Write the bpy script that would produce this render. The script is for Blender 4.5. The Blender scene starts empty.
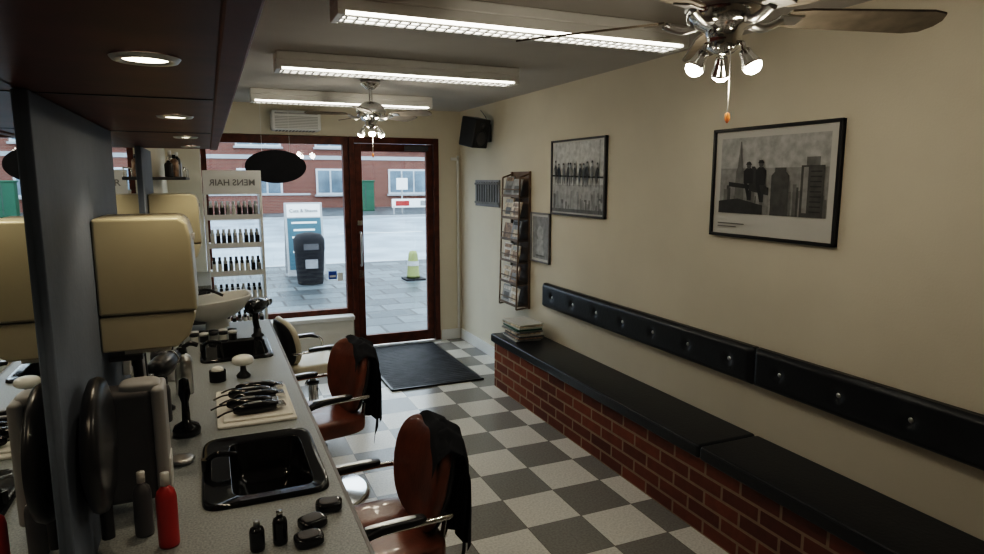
import bpy, bmesh, math, random
from mathutils import Matrix, Vector, Euler
random.seed(7)
S=bpy.context.scene
COL=S.collection
# ------------------------------------------------------------------ materials
def nm(name):
    m=bpy.data.materials.new(name); m.use_nodes=True
    return m, m.node_tree.nodes, m.node_tree.links, m.node_tree.nodes['Principled BSDF']
def mat(name,c,rough=.5,metal=0,var=.08,nscale=8,bump=0,bscale=40,coat=0,emit=None,es=0,spec=.5):
    m,n,l,p=nm(name)
    p.inputs['Roughness'].default_value=rough; p.inputs['Metallic'].default_value=metal
    p.inputs['Specular IOR Level'].default_value=spec
    if coat: p.inputs['Coat Weight'].default_value=coat
    tc=n.new('ShaderNodeTexCoord'); nz=n.new('ShaderNodeTexNoise'); nz.inputs['Scale'].default_value=nscale
    nz.inputs['Detail'].default_value=4
    l.new(tc.outputs['Object'],nz.inputs['Vector'])
    r=n.new('ShaderNodeValToRGB'); r.color_ramp.elements[0].position=.3; r.color_ramp.elements[1].position=.7
    r.color_ramp.elements[0].color=(*[max(0,x*(1-var)) for x in c],1)
    r.color_ramp.elements[1].color=(*[min(1,x*(1+var)) for x in c],1)
    l.new(nz.outputs['Fac'],r.inputs['Fac']); l.new(r.outputs['Color'],p.inputs['Base Color'])
    if bump:
        n2=n.new('ShaderNodeTexNoise'); n2.inputs['Scale'].default_value=bscale; l.new(tc.outputs['Object'],n2.inputs['Vector'])
        b=n.new('ShaderNodeBump'); b.inputs['Strength'].default_value=bump; b.inputs['Distance'].default_value=.01
        l.new(n2.outputs['Fac'],b.inputs['Height']); l.new(b.outputs['Normal'],p.inputs['Normal'])
    if emit:
        p.inputs['Emission Color'].default_value=(*emit,1); p.inputs['Emission Strength'].default_value=es
    return m
def brickmat(name,c1,c2,mortar,bw,bh,ms=.012,axis='yz',rough=.8,scale=1,bump=.6,offset=.5,spec=.5):
    m,n,l,p=nm(name); p.inputs['Roughness'].default_value=rough; p.inputs['Specular IOR Level'].default_value=spec
    tc=n.new('ShaderNodeTexCoord'); sx=n.new('ShaderNodeSeparateXYZ'); cx=n.new('ShaderNodeCombineXYZ'); l.new(tc.outputs['Object'],sx.inputs[0])
    ad=n.new('ShaderNodeMath'); ad.operation='ADD'; l.new(sx.outputs['X'],ad.inputs[0]); l.new(sx.outputs['Y'],ad.inputs[1])
    if axis=='yz': l.new(ad.outputs[0],cx.inputs['X']); l.new(sx.outputs['Z'],cx.inputs['Y'])
    else: l.new(sx.outputs['X'],cx.inputs['X']); l.new(sx.outputs['Y'],cx.inputs['Y'])
    b=n.new('ShaderNodeTexBrick'); b.inputs['Scale'].default_value=1; b.offset=offset
    b.inputs['Brick Width'].default_value=bw; b.inputs['Row Height'].default_value=bh; b.inputs['Mortar Size'].default_value=ms
    b.inputs['Mortar Smooth'].default_value=.2
    b.inputs['Color1'].default_value=(*c1,1); b.inputs['Color2'].default_value=(*c2,1); b.inputs['Mortar'].default_value=(*mortar,1)
    l.new(cx.outputs[0],b.inputs['Vector'])
    nz=n.new('ShaderNodeTexNoise'); nz.inputs['Scale'].default_value=25; l.new(tc.outputs['Object'],nz.inputs['Vector'])
    mx=n.new('ShaderNodeMixRGB'); mx.blend_type='MULTIPLY'; mx.inputs['Fac'].default_value=.5
    l.new(b.outputs['Color'],mx.inputs[1]); l.new(nz.outputs['Fac'],mx.inputs[2]); 
    g=n.new('ShaderNodeMixRGB'); g.blend_type='ADD'; g.inputs['Fac'].default_value=.35; l.new(mx.outputs[0],g.inputs[1]); l.new(b.outputs['Color'],g.inputs[2])
    l.new(g.outputs[0],p.inputs['Base Color'])
    bp=n.new('ShaderNodeBump'); bp.inputs['Strength'].default_value=bump; bp.inputs['Distance'].default_value=.01; bp.invert=True
    l.new(b.outputs['Fac'],bp.inputs['Height']); l.new(bp.outputs['Normal'],p.inputs['Normal'])
    return m
M={}
M['wall']=mat('cream_paint',(.72,.66,.54),.75,var=.03,nscale=3,bump=.08,bscale=120)
M['wallwhite']=mat('white_paint',(.78,.76,.70),.6,var=.03)
M['ceil']=mat('ceiling_paint',(.53,.51,.49),.8,var=.02,bump=.1,bscale=90)
M['bluegrey']=mat('slate_paint',(.15,.18,.23),.6,var=.06,bump=.1,spec=.3)
M['maroon']=mat('soffit_dark_maroon',(.12,.034,.024),.4,var=.2,spec=.12)
M['maroon2']=mat('soffit_trim_maroon',(.17,.06,.045),.45,var=.15,spec=.15)
M['wood']=mat('door_wood',(.10,.028,.011),.4,var=.35,nscale=14,spec=.3)
M['white']=mat('white_plastic',(.8,.8,.78),.35,var=.02)
M['cream']=mat('cream_plastic',(.46,.42,.30),.35,var=.03)
M['cream2']=mat('cream_plastic_lower',(.58,.53,.39),.35,var=.03)
M['greyp']=mat('grey_plastic',(.38,.38,.38),.4,var=.05)
M['black']=mat('black_plastic',(.012,.012,.013),.3,var=.2)
M['blackm']=mat('black_matte',(.015,.015,.017),.7,var=.2,spec=.25)
M['gloss']=mat('black_gloss',(.006,.006,.007),.1,var=.1)
M['vinyl']=mat('black_vinyl',(.014,.016,.019),.3,var=.2,bump=.12,bscale=60,spec=.45)
M['leather']=mat('brown_leather',(.20,.068,.032),.28,var=.25,nscale=12,bump=.1,bscale=70,coat=.2)
M['creaml']=mat('cream_leather',(.72,.66,.52),.35,var=.05,bump=.1)
M['cloth']=mat('black_cloth',(.016,.017,.020),.8,var=.3,nscale=30,spec=.2)
M['chrome']=mat('chrome',(.72,.72,.72),.14,1,var=.03)
M['steel']=mat('brushed_steel',(.6,.6,.6),.3,1,var=.08)
M['mirror']=mat('mirror_glass',(.80,.83,.83),.01,1,var=.001)
M['counter']=mat('grey_laminate',(.29,.31,.31),.35,var=.3,nscale=180,spec=.4)
M['matblk']=mat('rubber_mat',(.022,.022,.025),.6,var=.7,nscale=9,bump=.3,spec=.3)
M['towel']=mat('white_towel',(.8,.78,.72),.9,var=.05,bump=.3,bscale=200)
M['tubes']=mat('lamp_diffuser',(.9,.9,.85),.4,emit=(1,.94,.82),es=5.9)
M['lampw']=mat('lamp_bulb',(1,1,1),.4,emit=(1,.93,.8),es=40)
M['lampd']=mat('downlight_bulb',(1,1,1),.4,emit=(1,.88,.66),es=14)
M['blade']=mat('fan_blade_wood',(.17,.145,.115),.45,var=.2,nscale=20,spec=.3)
M['red']=mat('red_plastic',(.40,.03,.02),.35)
M['amber']=mat('amber_wood',(.35,.11,.03),.4)
M['rackw']=mat('rack_bronze',(.16,.11,.07),.45,var=.3)
M['mag1']=mat('magazine_cover_tan',(.6,.5,.36),.35,var=.5,nscale=30)
M['mag2']=mat('magazine_cover_brown',(.3,.2,.13),.35,var=.7,nscale=30)
M['mag3']=mat('magazine_cover_white',(.75,.72,.66),.3,var=.3,nscale=22)
M['green']=mat('utility_green',(.015,.09,.05),.5)
M['blue']=mat('sticker_blue',(.02,.10,.4),.5)
M['lblue']=mat('sign_blue',(.06,.13,.17),.5)
M['yel']=mat('yellow_green_plastic',(.26,.27,.11),.5)
M['dgrey']=mat('dark_grey',(.08,.08,.085),.5,var=.2)
M['mgrey']=mat('mid_grey',(.25,.25,.26),.6,var=.2)
M['slab']=brickmat('paving_slabs',(.035,.045,.05),(.11,.13,.14),(.02,.02,.02),.6,.42,.02,'xy',.4,spec=.35)
M['road']=mat('wet_asphalt',(.31,.36,.41),.35,var=.35,nscale=.6)
M['kerb']=mat('kerb_stone',(.36,.37,.38),.5)
M['brick']=brickmat('bench_brick',(.22,.075,.038),(.12,.042,.027),(.30,.22,.15),.225,.0755,.008,'yz',.75,spec=.3)
M['ebrick']=brickmat('house_brick',(.20,.062,.045),(.14,.045,.035),(.2,.15,.12),.24,.08,.012,'yz',.9)
M['win']=mat('far_window',(.16,.21,.26),.15,var=.4,nscale=1)
M['farw']=mat('far_window_frame',(.55,.56,.58),.5)
M['hedge']=mat('hedge',(.02,.05,.02),.9,var=.6,bump=1,bscale=12)
M['pot']=mat('white_ceramic',(.8,.79,.74),.15,var=.01)
for i,g in enumerate([.012,.035,.08,.16,.28,.42,.58]):
    M['g%d'%i]=mat('print_grey_%d'%i,(g,g,g*.97),.5,var=.25,nscale=25)
M['print']=mat('print_paper',(.6,.59,.55),.5,var=.02)
# floor checker
m,n,l,p=nm('checker_vinyl_tile')
T=.305
tc=n.new('ShaderNodeTexCoord'); mp=n.new('ShaderNodeMapping'); mp.inputs['Location'].default_value=(-1.35/T+20,-2.98/T+20,.5); mp.inputs['Scale'].default_value=(1/T,1/T,0)
l.new(tc.outputs['Object'],mp.inputs['Vector'])
ck=n.new('ShaderNodeTexChecker'); ck.inputs['Scale'].default_value=1
l.new(mp.outputs[0],ck.inputs['Vector'])
ck.inputs['Color1'].default_value=(.76,.74,.68,1); ck.inputs['Color2'].default_value=(.26,.255,.24,1)
nz=n.new('ShaderNodeTexNoise'); nz.inputs['Scale'].default_value=90; nz.inputs['Detail'].default_value=6; l.new(tc.outputs['Object'],nz.inputs['Vector'])
r=n.new('ShaderNodeValToRGB'); r.color_ramp.elements[0].position=.35; r.color_ramp.elements[0].color=(.72,.72,.72,1); r.color_ramp.elements[1].position=.6
l.new(nz.outputs['Fac'],r.inputs['Fac'])
mx=n.new('ShaderNodeMixRGB'); mx.blend_type='MULTIPLY'; mx.inputs['Fac'].default_value=.7; l.new(ck.outputs['Color'],mx.inputs[1]); l.new(r.outputs[0],mx.inputs[2])
br=n.new('ShaderNodeTexBrick'); br.offset=0; br.inputs['Scale'].default_value=1; br.inputs['Brick Width'].default_value=1; br.inputs['Row Height'].default_value=1; br.inputs['Mortar Size'].default_value=.006
l.new(mp.outputs[0],br.inputs['Vector']); 
mg=n.new('ShaderNodeMixRGB'); l.new(br.outputs['Fac'],mg.inputs['Fac']); l.new(mx.outputs[0],mg.inputs[1]); mg.inputs[2].default_value=(.16,.15,.14,1)
l.new(mg.outputs[0],p.inputs['Base Color']); p.inputs['Roughness'].default_value=.22
M['floor']=m
# glass
m=bpy.data.materials.new('window_glass'); m.use_nodes=True; n=m.node_tree.nodes; l=m.node_tree.links; n.clear()
o=n.new('ShaderNodeOutputMaterial'); t=n.new('ShaderNodeBsdfTransparent'); g=n.new('ShaderNodeBsdfGlossy'); g.inputs['Roughness'].default_value=.02
t.inputs[0].default_value=(.93,.96,.98,1)
x=n.new('ShaderNodeMixShader'); x.inputs[0].default_value=.05; l.new(t.outputs[0],x.inputs[1]); l.new(g.outputs[0],x.inputs[2]); l.new(x.outputs[0],o.inputs[0])
M['glass']=m
# ------------------------------------------------------------------ builder
class B:
    def __init__(s): s.v=[];s.f=[];s.m=[];s.sm=[];s.mats=[]; s.X=Matrix()
    def mi(s,k):
        if k not in s.mats: s.mats.append(k)
        return s.mats.index(k)
    def add(s,vs,fs,k,smooth=False,X=None):
        o=len(s.v); A=s.X@X if X is not None else s.X
        s.v+=[tuple(A@Vector(v)) for v in vs]; i=s.mi(k)
        for f in fs: s.f.append([a+o for a in f]); s.m.append(i); s.sm.append(smooth)
    def addbm(s,bm,k,smooth=False,X=None):
        bm.verts.ensure_lookup_table(); bm.verts.index_update()
        s.add([v.co.copy() for v in bm.verts],[[v.index for v in f.verts] for f in bm.faces],k,smooth,X); bm.free()
    def box(s,x0,x1,y0,y1,z0,z1,k,bev=0,seg=2,X=None,smooth=False):
        bm=bmesh.new(); bmesh.ops.create_cube(bm,size=1)
        for v in bm.verts: v.co=Vector(((x0+x1)/2+v.co.x*(x1-x0),(y0+y1)/2+v.co.y*(y1-y0),(z0+z1)/2+v.co.z*(z1-z0)))
        if bev: bmesh.ops.bevel(bm,geom=bm.edges[:],offset=bev,segments=seg,profile=.5,affect='EDGES')
        s.addbm(bm,k,smooth or bev>0 and seg>2,X)
    def cyl(s,p0,p1,r0,k,r1=None,seg=20,smooth=True,X=None):
        r1=r0 if r1 is None else r1
        p0=Vector(p0);p1=Vector(p1);d=(p1-p0).normalized()
        a=d.orthogonal().normalized(); b=d.cross(a)
        vs=[];fs=[]
        for p,r in((p0,r0),(p1,r1)):
            for i in range(seg):
                t=2*math.pi*i/seg; vs.append(p+(a*math.cos(t)+b*math.sin(t))*r)
        for i in range(seg): j=(i+1)%seg; fs.append([i,j,seg+j,seg+i])
        s.add(vs,fs,k,smooth,X)
        s.add(vs,[list(range(seg))[::-1],list(range(seg,2*seg))],k,False,X)
    def lathe(s,prof,k,c=(0,0,0),seg=28,X=None,smooth=True,sx=1,sy=1,caps=True):
        vs=[];fs=[]
        for r,z in prof:
            for i in range(seg):
                t=2*math.pi*i/seg; vs.append((c[0]+r*sx*math.cos(t),c[1]+r*sy*math.sin(t),c[2]+z))
        for a in range(len(prof)-1):
            for i in range(seg): j=(i+1)%seg; fs.append([a*seg+i,a*seg+j,(a+1)*seg+j,(a+1)*seg+i])
        if caps and prof[0][0]>1e-5: fs.append(list(range(seg))[::-1])
        if caps and prof[-1][0]>1e-5: fs.append([(len(prof)-1)*seg+i for i in range(seg)])
        s.add(vs,fs,k,smooth,X)
    def loft(s,rings,k,seg=48,X=None,e=.35,cap0=True,cap1=True):
        vs=[];fs=[]
        for cx,cy,z,hx,hy in rings:
            for i in range(seg):
                t=2*math.pi*(i+.5)/seg; c=math.cos(t); q=math.sin(t)
                vs.append((cx+hx*math.copysign(abs(c)**e,c),cy+hy*math.copysign(abs(q)**e,q),z))
        for a in range(len(rings)-1):
            for i in range(seg): j=(i+1)%seg; fs.append([a*seg+i,a*seg+j,(a+1)*seg+j,(a+1)*seg+i])
        s.add(vs,fs,k,True,X)
        if cap0: s.add(vs,[list(range(seg))[::-1]],k,False,X)
        if cap1: s.add(vs,[[(len(rings)-1)*seg+i for i in range(seg)]],k,False,X)
    def tube(s,pts,r,k,seg=10,X=None,sub=6,flat=1):
        P=[Vector(p) for p in pts]
        if len(P)>2 and sub>1:
            Q=[]
            for i in range(len(P)-1):
                a=P[max(i-1,0)];b=P[i];c=P[i+1];d=P[min(i+2,len(P)-1)]
                for j in range(sub):
                    t=j/sub; Q.append(.5*((2*b)+(c-a)*t+(2*a-5*b+4*c-d)*t*t+(-a+3*b-3*c+d)*t**3))
            Q.append(P[-1]); P=Q
        vs=[];fs=[]; up=None
        for i,p in enumerate(P):
            d=(P[min(i+1,len(P)-1)]-P[max(i-1,0)]).normalized()
            if up is None: up=d.orthogonal().normalized()
            up=(up-d*up.dot(d)).normalized(); b=d.cross(up)
            for q in range(seg):
                t=2*math.pi*q/seg; vs.append(p+(up*math.cos(t)+b*math.sin(t)*flat)*r)
        for a in range(len(P)-1):
            for q in range(seg): j=(q+1)%seg; fs.append([a*seg+q,a*seg+j,(a+1)*seg+j,(a+1)*seg+q])
        fs.append(list(range(seg))[::-1]); fs.append([(len(P)-1)*seg+i for i in range(seg)])
        s.add(vs,fs,k,True,X)
    def blob(s,c,h,k,e1=.5,e2=.5,X=None,nu=32,nv=18,fn=None):
        vs=[];fs=[]
        P=lambda a,e: math.copysign(abs(a)**e,a)
        for i in range(nv+1):
            ph=-math.pi/2+math.pi*i/nv
            for j in range(nu):
                t=2*math.pi*(j+.5)/nu
                v=Vector((h[0]*P(math.cos(ph),e1)*P(math.cos(t),e2),h[1]*P(math.cos(ph),e1)*P(math.sin(t),e2),h[2]*P(math.sin(ph),e1)))
                if fn: v=fn(v)
                vs.append(v+Vector(c))
        for i in range(nv):
            for j in range(nu): q=(j+1)%nu; fs.append([i*nu+j,i*nu+q,(i+1)*nu+q,(i+1)*nu+j])
        s.add(vs,fs,k,True,X)
    def prism(s,pts,y0,y1,k,bev=0,X=None):
        bm=bmesh.new(); vs=[bm.verts.new((a,y0,b)) for a,b in pts]; f=bm.faces.new(vs)
        r=bmesh.ops.extrude_face_region(bm,geom=[f])
        for g in r['geom']:
            if isinstance(g,bmesh.types.BMVert): g.co.y=y1
        bmesh.ops.recalc_face_normals(bm,faces=bm.faces)
        if bev: bmesh.ops.bevel(bm,geom=bm.edges[:],offset=bev,segments=3,profile=.5,affect='EDGES')
        s.addbm(bm,k,bev>0,X)
    def sheet(s,fn,nu,nv,k,smooth=True):
        vs=[fn(i/nu,j/nv) for i in range(nu+1) for j in range(nv+1)]
        fs=[[i*(nv+1)+j,(i+1)*(nv+1)+j,(i+1)*(nv+1)+j+1,i*(nv+1)+j+1] for i in range(nu) for j in range(nv)]
        s.add(vs,fs,k,smooth)
    def build(s,name,solid=0,loc=None,rot=0):
        me=bpy.data.meshes.new(name); me.from_pydata(s.v,[],s.f)
        for k in s.mats: me.materials.append(M[k])
        me.polygons.foreach_set('material_index',s.m); me.polygons.foreach_set('use_smooth',s.sm); me.update()
        bm=bmesh.new(); bm.from_mesh(me); bmesh.ops.recalc_face_normals(bm,faces=bm.faces); bm.to_mesh(me); bm.free()
        ob=bpy.data.objects.new(name,me); COL.objects.link(ob)
        if any(s.sm): w=ob.modifiers.new('wn','WEIGHTED_NORMAL'); w.keep_sharp=True; w.weight=80
        if loc: ob.location=loc
        ob.rotation_euler[2]=rot
        return ob
def text(body,size,loc,rot,k,parent,name='lettering',ax='CENTER',ext=.001,off=0):
    c=bpy.data.curves.new(name,'FONT'); c.body=body; c.size=size; c.align_x=ax; c.extrude=ext; c.offset=off
    o=bpy.data.objects.new(name,c); COL.objects.link(o); o.location=loc; o.rotation_euler=rot; c.materials.append(M[k]); o.parent=parent
    return o
R=Matrix.Rotation
def TR(x,y,z): return Matrix.Translation((x,y,z))
SW=Matrix(((0,1,0,0),(1,0,0,0),(0,0,1,0),(0,0,0,1)))
# ------------------------------------------------------------------ room
RW=2.444; BY=6.48; CZ=2.40; LW=-.33; NY=-2.6
b=B(); b.box(LW-.2,RW+.2,NY-.2,BY+.12,-.1,0,'floor'); b.build('floor')
b=B(); b.box(LW-.2,RW+.2,NY-.2,BY+.12,CZ,CZ+.12,'ceil'); b.build('ceiling')
b=B(); b.box(RW,RW+.2,NY-.2,BY+.12,0,CZ,'wall'); b.build('wall_right')
b=B(); b.box(LW-.2,LW,NY-.2,BY+.12,0,CZ,'wall'); b.build('wall_left')
b=B(); b.box(LW,RW,NY-.2,NY,0,CZ,'wall'); b.build('wall_front')
WX0,WM,DX1=-.05,1.28,2.2
b=B(); b.box(LW,WX0,BY,BY+.12,0,CZ,'wall'); b.build('wall_back_left')
b=B(); b.box(WX0,DX1,BY,BY+.12,2.12,CZ,'wall'); b.build('wall_back_header')
b=B(); b.box(DX1,RW,BY,BY+.12,0,CZ,'wall'); b.build('wall_back_right')
b=B(); b.box(WX0,WM,BY,BY+.12,0,.36,'wallwhite'); b.build('wall_back_sill')
b=B(); b.box(WX0-.02,WM-.02,BY-.16,BY-.001,.33,.37,'white',.006); b.box(.5,WM-.04,BY-.13,BY-.02,.0,.33,'wallwhite',.006)
b.build('trim_window_sill')
b=B(); b.box(RW-.018,RW-.001,4.85,BY-.02,0,.11,'white',.004); b.build('baseboard_right')
b=B(); b.box(DX1+.01,RW-.02,BY-.018,BY-.001,0,.11,'white',.004); b.build('baseboard_back')
b=B(); b.box(RW-.05,RW-.03,BY-.03,BY-.012,.12,1.95,'white'); b.box(2.33,RW-.03,BY-.03,BY-.012,1.9,1.93,'white'); b.build('trim_cable_trunking')
# window
b=B(); y0,y1=BY+.01,BY+.09
for a in ((WX0+.003,WX0+.05,.363,2.117),(WM-.055,WM-.003,.363,2.117)): b.box(a[0],a[1],y0,y1,a[2],a[3],'wood',.004)
b.box(WX0+.05,WM-.055,y0,y1,.363,.42,'wood',.004); b.box(WX0+.05,WM-.055,y0,y1,2.04,2.117,'wood',.004)
b.box(WX0+.04,WM-.05,BY+.045,BY+.051,.41,2.05,'glass')
b.box(1.05,1.13,BY+.040,BY+.044,.72,.80,'blue'); b.box(1.06,1.12,BY+.039,BY+.040,.74,.76,'white'); b.box(1.14,1.19,BY+.040,BY+.044,.70,.78,'white')
b.build('window_1')
b=B(); 
b.box(WM,WM+.05,y0-.03,y1,0,2.117,'wood',.004); b.box(DX1-.055,DX1-.003,y0-.03,y1,0,2.117,'wood',.004); b.box(WM+.05,DX1-.055,y0-.03,y1,2.06,2.117,'wood',.004)
dx0,dx1=WM+.055,DX1-.06
b.box(dx0,dx0+.07,y0,y0+.05,.015,2.055,'wood',.005); b.box(dx1-.07,dx1,y0,y0+.05,.015,2.055,'wood',.005)
b.box(dx0+.07,dx1-.07,y0,y0+.05,.015,.12,'wood',.005); b.box(dx0+.07,dx1-.07,y0,y0+.05,1.98,2.055,'wood',.005)
b.box(dx0+.065,dx1-.065,y0+.022,y0+.028,.11,1.99,'glass')
b.tube([(dx0+.035,y0-.002,.85),(dx0+.035,y0-.05,.88),(dx0+.035,y0-.05,1.15),(dx0+.035,y0-.002,1.18)],.011,'steel')
b.box(dx0+.015,dx0+.055,y0-.006,y0,.72,.80,'chrome',.002); b.box(dx0+.01,dx0+.06,y0-.006,y0,1.25,1.3,'chrome',.002)
b.box(dx1-.3,dx1-.06,y0-.05,y0-.002,1.99,2.04,'dgrey',.004)
b.build('door_1')
b=B(); b.box(WM,DX1,BY-.05,BY-.025,0,.014,'steel',.003); b.build('trim_door_threshold')
# soffit
b=B(); SZ=1.87; SE=4.0
b.box(LW+.001,.022,-1.0,SE,SZ,CZ-.001,'maroon'); b.box(.022,.06,-1.0,SE,SZ-.006,CZ-.001,'maroon2',.004)
for yy in (1.55,2.65): b.box(LW+.002,.02,yy,yy+.006,SZ-.002,SZ,'black')
b.build('trim_soffit')
for i,yy in enumerate((1.06,1.98,2.9,3.7)):
    b=B(); c=(-.07,yy,SZ)
    b.lathe([(.030,-.001),(.032,-.006),(.042,-.006),(.046,-.001)],'steel',c,caps=False); b.lathe([(.0,-.004),(.030,-.003)],'lampd',c,caps=False)
    b.build('recessed_downlight')
    ld=bpy.data.lights.new('downlight_glow','SPOT'); ld.energy=5; ld.color=(1,.82,.6); ld.spot_size=1.9; ld.spot_blend=.6; ld.shadow_soft_size=.03
    o=bpy.data.objects.new('downlight_lamp',ld); COL.objects.link(o); o.location=(-.07,yy,SZ-.02)
# pilasters and mirrors
CT=.80
for (a,c) in ((1.5,2.65),(3.75,4.4)):
    b=B(); b.box(LW+.001,-.30,a,c,CT,SZ-.001,'bluegrey',.003); b.build('wall_pilaster')
for (a,c) in ((-.6,1.5),(2.65,3.75)):
    b=B(); b.box(LW+.001,-.314,a+.002,c-.002,CT+.002,SZ-.002,'mirror'); b.build('wall_mirror')
# ------------------------------------------------------------------ counter w/ sinks
CF=.31
b=B(); s1=(-.05,.265,1.85,2.33); s2=(-.07,.245,3.44,3.84); cy0,cy1=.9,4.4
z0=CT-.035
b.box(LW+.002,CF,cy0,s1[2],z0,CT,'counter'); b.box(LW+.002,CF,s1[3],s2[2],z0,CT,'counter'); b.box(LW+.002,CF,s2[3],cy1,z0,CT,'counter')
for q in (s1,s2):
    b.box(LW+.002,q[0],q[2],q[3],z0,CT,'counter'); b.box(q[1],CF,q[2],q[3],z0,CT,'counter')
b.box(CF,CF+.012,cy0,cy1,z0-.02,CT,'mgrey',.003)
b.box(LW+.002,-.15,cy0,cy1,.0,z0,'dgrey')
for yy in (cy0,2.95,cy1-.04): b.box(-.15,.2,yy,yy+.03,0,z0,'dgrey')
b.build('styling_counter')
def sink(q,name='basin_sink'):
    b=B(); cx=(q[0]+q[1])/2; cy=(q[2]+q[3])/2; hx=(q[1]-q[0])/2; hy=(q[3]-q[2])/2
    rc=(cx+.02,cy)
    b.loft([(cx,cy,CT+.001,hx+.02,hy+.02),(cx,cy,CT+.010,hx+.018,hy+.018),(cx,cy,CT+.015,hx+.012,hy+.012),(cx,cy,CT+.011,hx+.004,hy+.004),
      (rc[0],rc[1],CT+.009,hx-.040,hy-.03),(rc[0],rc[1],CT+.003,hx-.046,hy-.036),(rc[0],rc[1],CT-.09,hx-.06,hy-.055),(rc[0],rc[1],CT-.125,hx-.08,hy-.08),(rc[0],rc[1],CT-.13,.03,.03)],'gloss',e=.22,cap0=False,cap1=True)
    b.lathe([(0,.003),(.025,.003),(.028,0)],'chrome',(rc[0],rc[1],CT-.129))
    tx=q[0]-.005; 
    b.cyl((tx,cy,CT+.012),(tx,cy,CT+.05),.014,'gloss'); b.tube([(tx,cy,CT+.04),(tx+.03,cy,CT+.06),(tx+.09,cy,CT+.05)],.009,'gloss')
    b.build(name)
sink(s1); sink(s2)
# ------------------------------------------------------------------ bench
BX=2.10
b=B(); b.box(BX,RW-.001,-.6,4.80,0,.375,'brick'); b.build('brick_bench_base')
for (a,c) in ((-.6,2.31),(2.318,4.83)):
    b=B(); b.box(BX-.025,RW-.002,a,c,.376,.445,'vinyl',.016,4)
    b.tube([(BX-.02,a+.02,.437),(BX-.02,c-.02,.437)],.006,'vinyl',sub=1)
    b.build('bench_seat_cushion')
def backrest(a,c):
    b=B(); z0,z1=.700,.888; n=int((c-a)/.29); bt=[a+(i+.5)*(c-a)/n for i in range(n)]; zc=(z0+z1)/2
    nu=int((c-a)*60)
    def fn(u,v):
        y=a+u*(c-a); z=z0+v*(z1-z0)
        e=min(1,min(u*(c-a),(1-u)*(c-a))/.02); ev=min(1,min(v,1-v)*(z1-z0)/.025)
        x=.028+.022*math.sqrt(max(0,e*(2-e)))*math.sqrt(max(0,ev*(2-ev)))
        for t in bt:
            d=math.hypot(y-t,z-zc); x-=.018*math.exp(-(d/.022)**2)
        return (RW-x,y,z)
    b.sheet(fn,nu,14,'vinyl'); b.box(RW-.028,RW-.001,a,c,z0,z1,'vinyl')
    for t in bt: b.blob((RW-.036,t,zc),(.008,.012,.012),'steel',1,1,nu=12,nv=8)
    b.build('backrest_cushion')
backrest(-.5,2.325); backrest(2.335,4.54)
b=B(); z=.446
for i,k in enumerate(['print','g3','mag2','g2','print','mag1','g4','print','green','print','mag1','print']):
    t=.008+random.random()*.007; dx=random.uniform(-.012,.012); dy=random.uniform(-.015,.015)
    X=TR(2.26+dx,4.60+dy,z)@R(random.uniform(-.1,.1),4,'Z'); b.box(-.105,.105,-.15,.15,0,t,k,X=X); z+=t
b.build('magazine_stack')
# ------------------------------------------------------------------ wall pictures
def framed(name,ya,yb,za,zb,fr,frm,mount,draw,mk='print'):
    b=B(); x=RW-.001
    b.box(x-.012,x,yb,ya,za,zb,mk)
    for q in ((yb,ya,za,za+fr),(yb,ya,zb-fr,zb),(yb,yb+fr,za,zb),(ya-fr,ya,za,zb)): b.box(x-.024,x,*q,frm,.002)
    ml,mr,mb,mt=mount
    Y0=ya-ml; W=(ya-yb-ml-mr); Z0=za+mb; H=zb-za-mb-mt
    lay=[.0125]
    def P(u,v): return (x-lay[0],Y0-u*W,Z0+v*H)
    def poly(pts,k): b.add([P(*q) for q in pts],[list(range(len(pts)))],k); lay[0]+=.00006
    def rect(u0,v0,u1,v1,k): poly([(u0,v0),(u1,v0),(u1,v1),(u0,v1)],k)
    def ell(u,v,ru,rv,k): poly([(u+ru*math.cos(t*math.pi/8),v+rv*math.sin(t*math.pi/8)) for t in range(16)],k)
    draw(rect,poly,ell)
    b.build(name)
def d1(rect,poly,ell):
    rect(0,0,1,1,'g6'); rect(0,.0,1,.40,'g5')
    for i in range(80):
        u=random.random(); h=random.uniform(.05,.32); w=random.uniform(.02,.05); rect(u*(1-w),0,u*(1-w)+w,h,random.choice(['g3','g4','g5','g4','g5']))
    rect(0,0,1,.05,'g3')
    poly([(0,.52),(1,.49),(1,.512),(0,.545)],'g0')
    rect(.93,0,.936,1,'g1'); rect(.08,.5,.083,1,'g3')
    for i in range(11):
        u=.07+i*.081+random.uniform(-.012,.012); v=.54-.003*i; q=random.uniform(-.015,.015); hh=random.uniform(.8,1.05)
        c=['g1','g0','g3','g1','g4','g1','g0','g2','g1','g3','g0'][i]
        poly([(u-.026,v),(u+.026,v),(u+.026+q,v+.11*hh),(u+.012+q,v+.145*hh),(u-.012+q,v+.145*hh),(u-.028+q,v+.10*hh)],c)
        ell(u+q,v+.175*hh,.012,.028,'g4'); poly([(u-.018+q,v+.185*hh),(u+.02+q,v+.185*hh),(u+.011+q,v+.215*hh),(u-.011+q,v+.215*hh)],'g0')
        poly([(u-.022,v),(u-.004,v),(u-.008+q,v-.14),(u-.018+q,v-.15)],random.choice(['g0','g1'])); poly([(u+.004,v),(u+.022,v),(u+.017-q,v-.12),(u+.008-q,v-.12)],'g1')
framed('framed_poster',4.46,3.71,1.44,1.992,.014,'dgrey',(.025,.025,.025,.025),d1)
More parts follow.
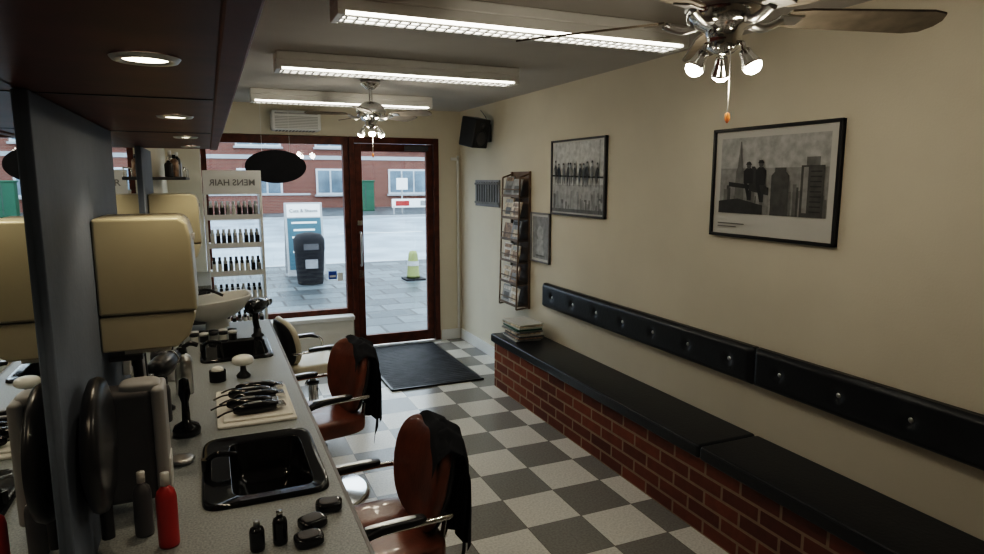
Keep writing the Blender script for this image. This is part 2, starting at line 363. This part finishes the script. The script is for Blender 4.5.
def d2(rect,poly,ell):
    rect(0,0,1,1,'g4'); rect(0,.6,1,1,'g5')
    for i in range(55):
        u=random.random(); h=random.uniform(.1,.4); w=random.uniform(.02,.06); rect(u*(1-w),0,u*(1-w)+w,h,random.choice(['g2','g3','g3','g4']))
    poly([(.16,0),(.26,0),(.25,.55),(.235,.62),(.225,.78),(.215,.95),(.205,.95),(.195,.78),(.185,.62),(.17,.55)],'g3')
    poly([(.52,0),(.68,0),(.68,.5),(.65,.55),(.65,.6),(.55,.6),(.55,.55),(.52,.5)],'g2')
    rect(.78,0,.97,.62,'g2'); rect(.82,.62,.93,.72,'g3'); rect(.8,.05,.84,.6,'g4')
    for j in range(9): rect(.86,.06+j*.06,.95,.075+j*.06,'g1')
    poly([(0,0),(.45,0),(.45,.12),(.2,.2),(0,.16)],'g1'); poly([(.1,.36),(.5,.3),(.5,.35),(.1,.42)],'g0')
    poly([(.33,.3),(.5,.25),(.5,.3),(.36,.62),(.33,.62)],'g1')
    for u,v,h in ((.3,.4,.27),(.42,.38,.31)):
        poly([(u-.045,v),(u+.045,v),(u+.05,v+h*.6),(u+.02,v+h*.75),(u-.02,v+h*.75),(u-.05,v+h*.6)],'g0')
        ell(u,v+h*.88,.022,.05,'g2'); poly([(u-.03,v+h*.9),(u+.03,v+h*.9),(u+.015,v+h*1.03),(u-.02,v+h*1.03)],'g0')
        poly([(u-.04,v),(u-.01,v),(u+.03,v-.2),(u+.0,v-.22)],'g0'); rect(u+.01,v-.22,u+.035,v,'g1')
    rect(.0,-.15,.28,-.135,'g3'); rect(.0,-.19,.2,-.178,'g3')
framed('framed_poster',2.70,1.945,1.415,1.955,.016,'black',(.055,.055,.12,.05),d2)
def d3(rect,poly,ell):
    rect(0,0,1,1,'g4'); ell(.5,.6,.2,.18,'g5'); poly([(.25,.05),(.75,.05),(.7,.45),(.3,.45)],'g5'); rect(.2,.05,.8,.09,'g3')
framed('small_framed_print',4.80,4.48,1.04,1.44,.012,'mgrey',(.03,.03,.03,.03),d3)
b=B(); x=RW-.001
b.box(x-.015,x,5.45,6.03,1.45,1.70,'mgrey',.004)
for i in range(9): b.box(x-.022,x-.014,5.48+i*.06,5.5+i*.06,1.48,1.68,'g2',.002)
b.box(x-.028,x-.014,5.46,6.02,1.655,1.675,'g3',.003); b.box(x-.028,x-.014,5.46,6.02,1.475,1.495,'g3',.003)
b.build('wall_plaque')
# magazine rack
b=B(); ya,yb=4.84,5.18; zt=1.77; zb=.62
for yy in (ya,yb):
    b.box(RW-.022,RW-.001,yy-.01,yy+.01,zb,zt,'rackw',.002)
    b.tube([(RW-.13,yy,zb),(RW-.10,yy,zt-.05)],.007,'rackw',sub=1)
    b.tube([(RW-.012,yy,zb+.01),(RW-.13,yy,zb)],.007,'rackw',sub=1); b.tube([(RW-.012,yy,zt-.02),(RW-.10,yy,zt-.05)],.007,'rackw',sub=1)
b.box(RW-.006,RW-.001,ya,yb,zb,zt,'rackw')
npk=6
for i in range(npk):
    z=zb+.02+i*(zt-zb-.05)/npk; dd=.13-.025*i/npk
    b.box(RW-dd,RW-.006,ya,yb,z,z+.006,'rackw'); b.box(RW-dd-.004,RW-dd,ya,yb,z,z+.022,'rackw',.001); b.box(RW-dd-.004,RW-dd,ya,yb,z+.06,z+.07,'rackw',.001)
    y=ya+.012
    for q in range(2):
        k=['mag3','mag1','mag2','g5','mag1','mag3','g4'][(i*2+q*3)%7] ; X=TR(RW-dd+.006+q*.004,y,z+.008)@R(math.radians(12),4,'Y')
        h=random.uniform(.14,.17)
        b.box(0,.012,0,.155,0,h,k,X=X); b.box(-.001,0,.01,.14,h-.04,h-.01,random.choice(['g1','g5','mag3','mag2','mag1']),X=X); b.box(-.001,0,.02,.12,.03,.09,random.choice(['g3','mag1','g4','mag2']),X=X); y+=.165
b.build('magazine_rack')
# speaker
b=B(); X=TR(2.26,5.62,2.13)@R(math.radians(25),4,'Z')@R(math.radians(12),4,'X')
b.prism([(-.10,-.13),(.10,-.13),(.10,.13),(-.10,.13)],-.09,.09,'black',.012,X=X)
b.lathe([(0,.006),(.055,.004),(.07,.0)],'dgrey',X=X@TR(0,-.091,-.04)@R(math.pi/2,4,'X')); b.lathe([(0,.006),(.02,.004),(.028,.0)],'dgrey',X=X@TR(0,-.091,.075)@R(math.pi/2,4,'X'))
b.tube([(2.33,5.68,2.13),(2.38,5.7,2.13),(RW-.01,5.7,2.13)],.012,'black'); b.box(RW-.012,RW-.001,5.66,5.74,2.05,2.21,'black',.003)
b.tube([(RW-.01,5.7,2.2),(RW-.02,5.75,2.28),(RW-.01,5.9,2.36)],.003,'black',seg=6)
b.build('wall_speaker')
b=B(); b.box(.56,1.0,BY-.17,BY-.001,2.15,2.33,'white',.02,4)
for i in range(8): b.box(.59,.97,BY-.176,BY-.168,2.17+i*.014,2.176+i*.014,'greyp')
b.box(.59,.97,BY-.174,BY-.168,2.295,2.31,'greyp',.002)
for i in range(12): b.box(.6+i*.03,.615+i*.03,BY-.15,BY-.03,2.146,2.151,'dgrey')
b.build('wall_fan_heater')
b=B(); b.lathe([(0,-.012),(.25,-.012),(.265,-.006),(.265,.006),(.25,.012),(0,.012)],'blackm',X=TR(.575,6.25,1.82)@R(math.pi/2,4,'X'),sy=.56,seg=48)
for xx in (.46,.70): b.tube([(xx,6.25,1.95),(xx,6.25,CZ-.001)],.0015,'white',sub=1,seg=6)
b.build('hanging_oval_sign')
# fluorescents
def fluo(x0,x1,y,zt=CZ):
    b=B(); b.box(x0,x1,y-.085,y+.085,zt-.045,zt-.001,'white',.006)
    b.prism([(-.06,0),(-.05,-.05),(.05,-.05),(.06,0)],x0+.03,x1-.03,'tubes',X=TR(0,y,zt-.045)@SW)
    for s in (-1,1): b.box(x0,x1,y+s*.078-.004,y+s*.078+.004,zt-.085,zt-.045,'white',.002)
    for e in (x0,x1-.03): b.box(e,e+.03,y-.08,y+.08,zt-.1,zt-.045,'white',.004)
    n=int((x1-x0)/.04)
    for i in range(1,n): xx=x0+i*(x1-x0)/n; b.box(xx-.004,xx+.004,y-.052,y+.052,zt-.101,zt-.094,'greyp')
    for yy in(-.05,.0,.05): b.box(x0+.02,x1-.02,y+yy-.003,y+yy+.003,zt-.101,zt-.094,'greyp')
    b.build('fluorescent_ceiling_light')
fluo(.47,2.07,2.58); fluo(.38,1.85,3.92); fluo(.34,1.80,5.52)
# ceiling fans
def fan(hx,hy,bz,a0,Rr,spots,sc=1):
    b=B(); 
    b.lathe([(.0,0),(.07,0),(.065,-.03),(.03,-.06),(.015,-.065)],'chrome',(0,0,CZ-.001))
    b.cyl((0,0,CZ-.06),(0,0,bz+.08),.013,'chrome')
    O=TR(0,0,bz)@Matrix.Scale(sc,4)
    b.lathe([(.015,.11),(.05,.105),(.1,.075),(.12,.03),(.115,-.01),(.09,-.03),(.06,-.04),(.05,-.07),(.055,-.09),(.03,-.11),(0,-.115)],'chrome',X=O)
    b.lathe([(.121,.015),(.123,.02),(.123,.04),(.118,.045)],'steel',X=O,caps=False)
    Rr/=sc
    for i in range(5):
        X=O@R(a0+i*2*math.pi/5,4,'Z')
        b.tube([(.08,0,-.02),(.13,0,-.03),(.19,.0,-.005)],.010,'steel',X=X,flat=1.6); b.box(.17,.25,-.03,.03,-.006,-.001,'steel',.002,X=X@R(math.radians(-13),4,'X'))
        pts=[(.2,-.048),(.26,-.06),(Rr-.07,-.076),(Rr-.02,-.062),(Rr,-.02),(Rr,.02),(Rr-.02,.062),(Rr-.07,.076),(.26,.06),(.2,.048)]
        vs=[(x,y,z) for z in(0,.007) for x,y in pts]; n=len(pts)
        fs=[list(range(n))[::-1],[n+j for j in range(n)]]+[[j,(j+1)%n,n+(j+1)%n,n+j] for j in range(n)]
        b.add(vs,fs,'blade',X=X@R(math.radians(-13),4,'X'))
    for i in range(3):
        a=spots+i*2*math.pi/3; X=O@TR(0,0,-.085)@R(a,4,'Z')
        b.tube([(.03,0,-.005),(.06,0,0),(.07,0,-.025)],.008,'chrome',X=X)
        Y=X@TR(.07,0,-.025)@R(math.radians(-30),4,'Y')
        b.lathe([(.0,.005),(.018,.0),(.021,-.025),(.030,-.05),(.032,-.058),(.028,-.058),(.026,-.05)],'chrome',X=Y,seg=20)
        b.lathe([(.0,-.080),(.016,-.077),(.026,-.067),(.028,-.056)],'lampw',X=Y,seg=20)
        p=Y@Vector((0,0,-.11)); ld=bpy.data.lights.new('fan_spot_light','POINT'); ld.energy=2.2; ld.color=(1,.88,.7); ld.shadow_soft_size=.03
        o=bpy.data.objects.new('fan_lamp_light',ld); COL.objects.link(o); o.location=(hx+p.x,hy+p.y,p.z)
    b.tube([(.0,-.03,bz-.1*sc),(.0,-.03,bz-.27)],.0015,'steel',sub=1,seg=6); b.lathe([(0,.0),(.007,-.004),(.008,-.02),(.003,-.03),(0,-.032)],'amber',(.0,-.03,bz-.27),seg=12)
    b.build('ceiling_fan',loc=(hx,hy,0))
fan(1.40,1.54,2.165,math.radians(-17),.67,math.radians(50),.92)
fan(1.10,4.72,2.16,math.radians(-40),.46,math.radians(20),.85)
# ------------------------------------------------------------------ towel dispensers
def dispenser(y0,z0=1.22):
    b=B(); y1=y0+.28; x=-.299
    b.prism([(x,z0),(x+.19,z0),(x+.225,z0+.03),(x+.245,z0+.09),(x+.245,z0+.1),(x,z0+.1)],y0,y1,'cream2',.006)
    b.prism([(x,z0+.104),(x+.25,z0+.104),(x+.245,z0+.32),(x+.235,z0+.36),(x+.215,z0+.375),(x,z0+.375)],y0-.003,y1+.003,'cream',.009)
    b.box(x+.05,x+.17,y0+.05,y1-.05,z0-.02,z0+.002,'towel')
    b.box(x+.245,x+.252,y0+.12,y0+.16,z0+.3,z0+.32,'greyp',.002)
    b.build('paper_towel_dispenser')
dispenser(2.05); dispenser(3.92,1.25)
# ------------------------------------------------------------------ barber chairs
def chair(loc,rot,up='leather',gown=True,arm='black',scale=1,dy=0):
    b=B(); b.X=Matrix.Scale(scale,4)
    b.lathe([(0,0),(.27,0),(.28,.008),(.26,.02),(.1,.04),(.06,.06),(.05,.07)],'chrome')
    b.cyl((0,0,.05),(0,0,.28),.042,'chrome'); b.cyl((0,0,.25),(0,0,.4),.028,'steel')
    b.lathe([(.05,.27),(.052,.29),(.045,.3)],'black')
    b.box(-.17,.17,-.15,.15,.375,.40,'black',.01)
    b.tube([(.05,.05,.34),(.12,.18,.33),(.14,.3,.36)],.008,'chrome')
    b.blob((-.01,0,.445),(.24,.225,.058),up,.35,.45,nu=48,nv=20,fn=lambda v:Vector((v.x,v.y,v.z+(-.02*(1-(v.y/.25)**2) if v.z>0 else 0))))
    b.tube([(-.225,-.17,.44),(-.242,0,.44),(-.225,.17,.44)],.005,'black')
    X=TR(.215,0,.665)@R(math.radians(11),4,'Y')
    b.blob((0,0,0),(.045,.225,.205),up,.7,.7,X=X,nu=48,nv=24,fn=lambda v:Vector((v.x-.9*v.y*v.y,v.y*(1-.25*max(0,-v.z)/.225),v.z)))
    b.blob((.03,0,0),(.025,.215,.195),'black',.7,.7,X=X,nu=40,nv=20,fn=lambda v:Vector((v.x-.9*v.y*v.y,v.y*(1-.25*max(0,-v.z)/.225),v.z)))
    for s in (-.08,.08): b.tube([(.1,s,.39),(.22,s,.405),(.255,s,.52)],.014,'chrome')
    for s in (-1,1):
        y=s*.252
        b.tube([(.21,s*.18,.60),(.205,s*.235,.605),(.14,y,.612),(-.08,y,.612),(-.16,y,.59),(-.175,y,.52),(-.12,y,.45),(-.05,s*.21,.41),(.0,s*.14,.395)],.011,'chrome')
        b.blob((-.02,y,.630),(.125,.025,.014),arm,.5,.5,fn=lambda v:Vector((v.x,v.y,v.z-.03*max(0,-v.x/.125)**2)))
        b.blob((-.02,y,.642),(.09,.013,.004),'steel',.5,.5)
    b.tube([(-.1,-.1,.38),(-.22,-.1,.3),(-.27,-.12,.14)],.012,'chrome'); b.tube([(-.1,.1,.38),(-.22,.1,.3),(-.27,.12,.14)],.012,'chrome')
    b.tube([(-.27,-.2,.14),(-.27,.2,.14)],.016,'chrome',sub=1); b.box(-.33,-.24,-.15,.15,.148,.165,'black',.006,3)
    if gown:
        for off,lo,hi,v0,v1,ph in ((0,-.215,.10,.17,1.0,0),(.012,-.215,-.04,.20,.92,1.7)):
            path=[(.14,.66),(.168,.77),(.20,.855),(.245,.882),(.295,.855),(.315,.76),(.318,.62),(.315,.48),(.305,.36)]
            def ev(v):
                t=min(.9999,max(0,v))*(len(path)-1); i=int(t); f=t-i; a=path[i];c=path[i+1]; return a[0]+(c[0]-a[0])*f,a[1]+(c[1]-a[1])*f
            def fn(u,v,off=off,lo=lo,hi=hi,v0=v0,v1=v1,ph=ph):
                vv=v0+.14*u*(1-v)+(v1-v0)*v; vv=vv-(.04*math.sin(u*5+ph))*v-.08*u*v
                x,z=ev(vv); y=lo+(hi-lo)*u
                am=.003+.024*max(0,vv-.45)
                z-=2.2*max(0,abs(y)-.05)**2
                x+=off+.004+am*math.sin(u*15+ph+2*math.sin(v*5))-.9*y*y; y*=1-.2*max(0,vv-.5); z+=off*.6+.004*math.sin(u*15+v*7)
                return (x,y,z)
            b.sheet(fn,44,44,'cloth')
    return b.build('barber_chair',loc=loc,rot=rot)
chair((.475,2.15,0),math.radians(4),scale=.96); chair((.465,3.44,0),math.radians(12),scale=.96)
chair((.62,4.72,0),math.radians(190),'creaml',False,'black',.86)
# ------------------------------------------------------------------ counter things
def bottle(b,x,y,z,r,h,k,cap,kc='black',X=None):
    b.lathe([(0,0),(r*.95,0),(r,.005),(r,h*.7),(r*.85,h*.8),(r*.4,h*.86),(r*.38,h*.9)],k,(x,y,z),seg=16)
    b.lathe([(r*.45,h*.88),(r*.45,h*(1 if not cap else 1.05)),(0,h*(1 if not cap else 1.05))],kc,(x,y,z),seg=14)
b=B(); b.box(-.02,.26,2.46,2.90,CT+.001,CT+.012,'towel',.004); b.box(0,.25,2.49,2.72,CT+.012,CT+.02,'towel',.004)
b.build('folded_towel')
for i,(x,y,a) in enumerate([(.12,2.545,.12),(.10,2.615,-.05),(.13,2.685,.08),(.11,2.77,.0),(.14,2.84,-.08)]):
    b=B(); X=TR(x,y,CT+.0415 if i<3 else CT+.033)@R(a,4,'Z')
    b.blob((0,0,0),(.085,.023,.02),'gloss',.6,.7,X=X,fn=lambda v:Vector((v.x,v.y*(1+.2*v.x/.08),v.z))); b.box(.07,.105,-.022,.022,-.008,.006,'chrome',.002,X=X); b.box(.1,.108,-.02,.02,-.004,.0,'steel',X=X)
    b.box(-.03,.02,-.009,.009,.016,.022,'mgrey',.002,X=X)
    b.tube([(-.08,0,0),(-.11,.005,-.005),(-.14,-.01,-.012)],.004,'black',X=X,seg=6)
    b.build('hair_clippers')
b=B(); c=(.10,3.12,CT)
b.lathe([(0,.001),(.03,.001),(.032,.01),(.014,.03),(.012,.05),(.018,.06)],'black',c); b.blob((c[0],c[1],CT+.08),(.048,.048,.024),'pot',.8,1)
b.build('neck_duster_brush')
b=B()
bottle(b,-.14,2.97,CT+.001,.035,.2,'steel',0,'black'); b.tube([(-.14,2.97,CT+.2),(-.11,2.97,CT+.215),(-.08,2.97,CT+.205)],.01,'black')
b.build('water_spray_bottle')
b=B(); b.lathe([(0,.001),(.045,.001),(.047,.02),(.04,.035),(.014,.05),(.012,.12),(.02,.15),(.016,.2),(0,.21)],'gloss',(-.12,2.47,CT)); b.build('shaving_brush_stand')
b=B(); b.lathe([(0,.001),(.035,.001),(.035,.05),(.03,.05),(.028,.01),(0,.01)],'blackm',(-.01,3.10,CT)); b.blob((-.01,3.10,CT+.05),(.028,.028,.02),'pot',1,1); b.build('shaving_soap_bowl')
b=B(); b.lathe([(0,.001),(.035,.001),(.04,.012),(.03,.016),(0,.014)],'steel',(-.13,2.22,CT)); b.build('small_steel_dish')
for (x,y,r,h,k,kc) in [(-.14,1.70,.024,.18,'red','white'),(-.20,1.78,.022,.16,'dgrey','white'),(-.23,2.55,.028,.2,'black','chrome'),(-.2,2.64,.026,.17,'dgrey','black'),(-.24,3.06,.03,.22,'dgrey','black'),(-.2,3.2,.03,.16,'greyp','black'),(-.24,3.34,.03,.2,'pot','black'),(-.16,3.3,.025,.15,'black','chrome'),(.115,1.60,.018,.08,'gloss','chrome'),(.06,1.59,.018,.07,'gloss','steel')]:
    b=B(); bottle(b,x,y,CT+.001,r,h,k,1,kc); b.build('toiletry_bottle')
for (x,y,a) in ((.20,1.65,.3),(.255,1.725,-.2),(.18,1.57,.1)):
    b=B(); X=TR(x,y,CT+.001)@R(a,4,'Z'); b.blob((0,0,.012),(.036,.03,.012),'gloss',.4,.6,X=X); b.blob((0,0,.023),(.026,.021,.003),'dgrey',.4,.7,X=X); b.build('black_compact_case')
b=B()
for i in range(5):
    for j in range(2):
        x=-.12+i*.05; y=3.91+j*.06; b.lathe([(0,.001),(.022,.001),(.022,.035),(.024,.036),(.024,.05),(0,.052)],['pot','black','steel'][(i+j)%3],(x,y,CT),seg=14); b.lathe([(.0245,.036),(.0245,.051),(0,.053)],'black' if (i+j)%3!=1 else 'white',(x,y,CT),seg=14)
b.build('hair_wax_jars')
b=B(); X=TR(.09,4.23,0)@R(math.radians(-6),4,'Y')
b.loft([(0,0,.80,.07,.06),(0,0,.85,.06,.055),(0,0,.87,.12,.10),(0,0,.92,.20,.16),(0,0,.975,.225,.175),(0,0,.985,.225,.175),(0,0,.978,.2,.152),(0,0,.93,.16,.12),(0,0,.9,.08,.07),(0,0,.895,.02,.02)],'pot',e=.75,X=X@TR(0,0,.015))
b.tube([(-.17,0,.98),(-.17,0,1.06),(-.1,0,1.07)],.011,'chrome',X=X); b.tube([(-.15,.05,.99),(-.04,.1,1.04),(.06,.08,.99)],.009,'black',X=X)
b.build('shampoo_basin')
def dryer(name,X,k='gloss',cord=True):
    b=B()
    b.lathe([(0,-.1),(.03,-.098),(.042,-.07),(.045,-.02),(.04,.03),(.03,.07),(.026,.13),(.022,.13),(.02,.1)],k,X=X@R(math.pi/2,4,'X')); b.lathe([(.031,.07),(.033,.08),(.031,.09)],'chrome',X=X@R(math.pi/2,4,'X'))
    b.tube([(0,.03,-.03),(0,.035,-.08),(0,.02,-.14)],.018,k,X=X)
    b.lathe([(0,-.179),(.035,-.179),(.035,-.17),(.022,-.16),(.022,-.13)],'black',X=X@TR(0,.02,0))
    b.build(name)
dryer('hair_dryer',TR(.225,3.95,.98)@R(2.6,4,'Z'))
dryer('hair_dryer',TR(-.20,2.80,.98)@R(2.9,4,'Z'),'black')
# near pilaster things
b=B(); b.lathe([(0,-.02),(.13,-.02),(.15,-.012),(.155,0),(.15,.012),(.13,.018),(.1,.02),(.0,.03)],'black',X=TR(-.262,1.66,1.10)@R(math.pi/2,4,'Y'),seg=40); b.box(-.30,-.27,1.63,1.69,1.05,1.15,'black',.005)
b.cyl((-.262,1.66,.96),(-.262,1.66,.87),.014,'black')
b.build('round_hand_mirror')
b=B(); b.box(-.299,-.17,1.88,1.98,.84,1.15,'dgrey',.02,4); b.box(-.172,-.140,1.87,1.99,.83,1.155,'greyp',.012,4); b.box(-.141,-.137,1.89,1.97,.86,.95,'white',.003); b.blob((-.2,1.93,1.15),(.05,.04,.02),'greyp',.6,.6)
b.build('wall_hairdryer_unit')
b=B(); b.box(-.299,-.275,2.43,2.53,1.05,1.12,'white',.004); b.box(-.275,-.24,2.46,2.50,1.07,1.105,'black',.004); b.tube([(-.25,2.45,1.07),(-.26,2.44,.95),(-.27,2.43,.81)],.004,'black'); b.build('wall_socket')
b=B()
for i in range(3): b.tube([(-.23,2.2+i*.06,1.17),(-.225,2.2+i*.06,1.0),(-.22,2.21+i*.06,.92)],.014,'steel' if i%2 else 'black')
b.box(-.299,-.21,2.16,2.36,1.165,1.18,'dgrey',.003)
b.build('trimmer_rack')
# ------------------------------------------------------------------ product display stand
b=B(); px0,px1,py0,py1=-.04,.42,5.95,6.2
b.box(px0,px0+.02,py0,py1,0,1.62,'white',.002); b.box(px1-.02,px1,py0,py1,0,1.62,'white',.002)
b.box(px0,px1,py0-.005,py0+.03,1.58,1.78,'white',.003)
shz=[.42,.66,.90,1.14,1.38]
for z in [.08]+shz: b.box(px0+.02,px1-.02,py0,py1,z,z+.018,'white')
for si,z in enumerate(shz):
    b.box(px0+.02,px1-.02,py0-.004,py0,z-.015,z+.03,'white')
    for i in range(9):
        for j in range(2):
            h=.12 if j else .095; x=px0+.05+i*.045
            k=['pot','black','pot','steel','pot'][(i*2+si)%5] if si<3 else ['dgrey','black','greyp','pot','black'][(i+si)%5]
            b.lathe([(0,0),(.017,0),(.017,h*.7),(.009,h*.75),(0,h*.75)],k,(x,py0+.04+j*.08,z+.019),seg=10); b.lathe([(.011,h*.72),(.011,h),(0,h)],'white' if si<3 and k=='black' or si>2 else 'black',(x,py0+.04+j*.08,z+.019),seg=10)
st=b.build('product_display_stand')
text('MENS HAIR',.072,((px0+px1)/2,py0-.007,1.655),(math.pi/2,0,0),'mgrey',st,off=.001).scale=(-1,1,1)
b=B(); b.box(LW+.001,LW+.2,4.75,5.75,1.70,1.72,'dgrey',.003)
for i in range(9): bottle(b,LW+.1+.03*(i%2),4.82+i*.105,1.721,.026,.11+.03*(i%3),['black','mag2','steel','g4','dgrey'][i%5],1,['chrome','black','white'][i%3])
b.tube([(LW+.19,4.76,1.78),(LW+.19,5.74,1.78)],.005,'chrome',sub=1); 
for yy in (4.77,5.25,5.73): b.tube([(LW+.19,yy,1.72),(LW+.19,yy,1.78)],.004,'chrome',sub=1)
b.build('wall_bottle_shelf')
b=B(); b.box(LW+.001,-.05,4.9,5.6,0,.95,'dgrey',.01); b.box(-.05,-.03,4.92,5.24,.05,.92,'blackm',.004); b.box(-.05,-.03,5.26,5.58,.05,.92,'blackm',.004); b.box(LW+.002,-.02,4.88,5.62,.95,.975,'counter',.004); b.cyl((-.02,5.2,.6),(-.02,5.2,.7),.006,'chrome'); b.cyl((-.02,5.3,.6),(-.02,5.3,.7),.006,'chrome')
b.build('storage_cabinet')
b=B(); b.box(1.27,2.08,4.98,6.38,.001,.012,'matblk',.004)
for i in range(26): b.box(1.31,2.04,5.02+i*.052,5.035+i*.052,.012,.0135,'matblk')
for q in ((1.27,2.08,4.98,5.0),(1.27,2.08,6.36,6.38),(1.27,1.29,4.98,6.38),(2.06,2.08,4.98,6.38)): b.box(*q,.001,.016,'black',.003)
b.build('door_mat')
# ------------------------------------------------------------------ exterior
b=B(); b.box(-14,30,BY+.12,13.6,-.25,-.03,'slab'); b.build('ground_pavement')
b=B(); b.box(-14,30,13.6,13.75,-.25,-.02,'kerb'); b.box(-14,30,31.6,31.75,-.25,-.02,'kerb'); b.build('ground_kerb')
b=B(); b.box(-30,60,13.75,31.6,-.3,-.13,'road'); 
for i in range(12): b.box(-20+i*6,-17+i*6,22.4,22.55,-.13,-.128,'white')
b.build('ground_road')
b=B(); b.box(-30,60,31.75,44,-.25,-.03,'slab'); b.build('ground_far_pavement')
b=B(); b.box(-30,50,42,50,-.03,6.2,'ebrick'); b.prism([(-.5,6.2),(8.5,6.2),(4,9.5)],-30.5,50.5,'g2',X=TR(0,41.8,0)@SW)
for i in range(16):
    x=-26+i*4.6
    for z in (.8,3.7):
        b.box(x,x+2.6,41.9,42.02,z,z+1.6,'farw'); 
        for j in range(3): b.box(x+.12+j*.82,x+.82+j*.82,41.86,41.92,z+.12,z+1.48,'win')
        b.box(x-.1,x+2.7,41.8,42,z-.12,z,'kerb')
b.box(-30,50,41.95,42.01,2.95,3.2,'kerb')
b.build('brick_building')
b=B(); b.box(-30,5,36,36.3,-.03,.9,'ebrick'); b.box(-30,5,35.95,36.35,.9,1.0,'kerb'); b.build('garden_wall')
b=B(); 
for i in range(8): b.blob((-11+i*1.1,37.2,.8),(.9,.6,.85+.2*random.random()),'hedge',.8,.8)
b.build('hedge')
b=B(); b.box(7.6,8.6,36.6,37.2,-.03,1.62,'green',.03); b.box(7.55,8.65,36.55,37.25,1.6,1.68,'green',.02); b.box(8.09,8.11,36.58,36.6,.1,1.5,'dgrey'); b.build('utility_cabinet')
b=B(); b.cyl((9.2,33,-.03),(9.2,33,2.0),.04,'greyp'); b.box(8.9,9.5,32.95,32.98,1.2,1.8,'white',.02); b.build('street_sign')
b=B(); b.box(8.5,11.4,32.4,32.46,.3,.75,'white',.02); b.box(8.7,9.4,32.38,32.4,.4,.65,'red'); b.box(10,11,32.38,32.4,.4,.65,'g4')
for x in (8.6,11.3): b.cyl((x,32.43,-.03),(x,32.43,.4),.04,'greyp')
b.build('roadside_barrier_sign')
b=B(); b.loft([(1.5,11.2,-.03,.2,.2),(1.5,11.2,0,.21,.21),(1.5,11.2,.5,.24,.24),(1.5,11.2,.55,.25,.25),(1.5,11.2,.72,.25,.25),(1.5,11.2,.8,.2,.2),(1.5,11.2,.83,.08,.08)],'blackm',e=.8); b.box(1.38,1.62,10.945,10.96,.56,.66,'dgrey'); b.box(1.4,1.6,10.96,10.975,.25,.4,'mgrey')
b.build('litter_bin')
# A-board: two leaves meeting at the top
b=B(); H=1.30
for s in (-1,1):
    X=TR(1.54,12.1,H)@R(math.radians(10*s),4,'X')
    b.box(-.33,.33,-.012,.012,-H*1.012,0,'greyp',.01,3,X=X)
    b.box(-.29,.29,-.016 if s<0 else .012,-.012 if s<0 else .016,-H+.10,-.28,'lblue',X=X)
    b.box(-.29,.29,-.016 if s<0 else .012,-.012 if s<0 else .016,-.26,-.03,'white',X=X)
    for j in range(5): b.box(-.22+.03*(j%2),.22-.04*(j%3),-.018 if s<0 else .016,-.016 if s<0 else .018,-.38-j*.13,-.345-j*.13,'white',X=X)
ab=b.build('pavement_a_board')
text('Cuts & Shaves',.085,(1.54,12.035,1.13),(math.radians(80),0,0),'dgrey',ab)
b=B(); b.box(3.05,3.4,10.75,11.1,-.03,.0,'blackm',.005); b.lathe([(.12,0),(.11,.05),(.08,.42),(.06,.47),(0,.48)],'yel',(3.22,10.92,0)); b.lathe([(.103,.22),(.094,.30)],'greyp',(3.22,10.92,0),caps=False); b.build('traffic_cone')
# ------------------------------------------------------------------ world & lights
w=bpy.data.worlds.new('World'); S.world=w; w.use_nodes=True; n=w.node_tree.nodes; l=w.node_tree.links
bg=n['Background']; sky=n.new('ShaderNodeTexSky'); sky.sky_type='HOSEK_WILKIE'; sky.turbidity=9; sky.sun_direction=(0.2,.6,.6)
mx=n.new('ShaderNodeMixRGB'); mx.inputs[0].default_value=.85; l.new(sky.outputs[0],mx.inputs[1]); mx.inputs[2].default_value=(.80,.91,1,1); l.new(mx.outputs[0],bg.inputs[0]); bg.inputs[1].default_value=3.9
# ------------------------------------------------------------------ camera
cd=bpy.data.cameras.new('cam'); cd.sensor_width=36; cd.lens=650/984*36; cd.clip_start=.02
cam=bpy.data.objects.new('camera',cd); COL.objects.link(cam); cam.location=(0,0,1.7)
cam.rotation_euler=Euler((math.radians(90-8.49),0,math.radians(-23.4)),'XYZ'); S.camera=cam
S.view_settings.view_transform='Filmic'; S.view_settings.look='High Contrast'
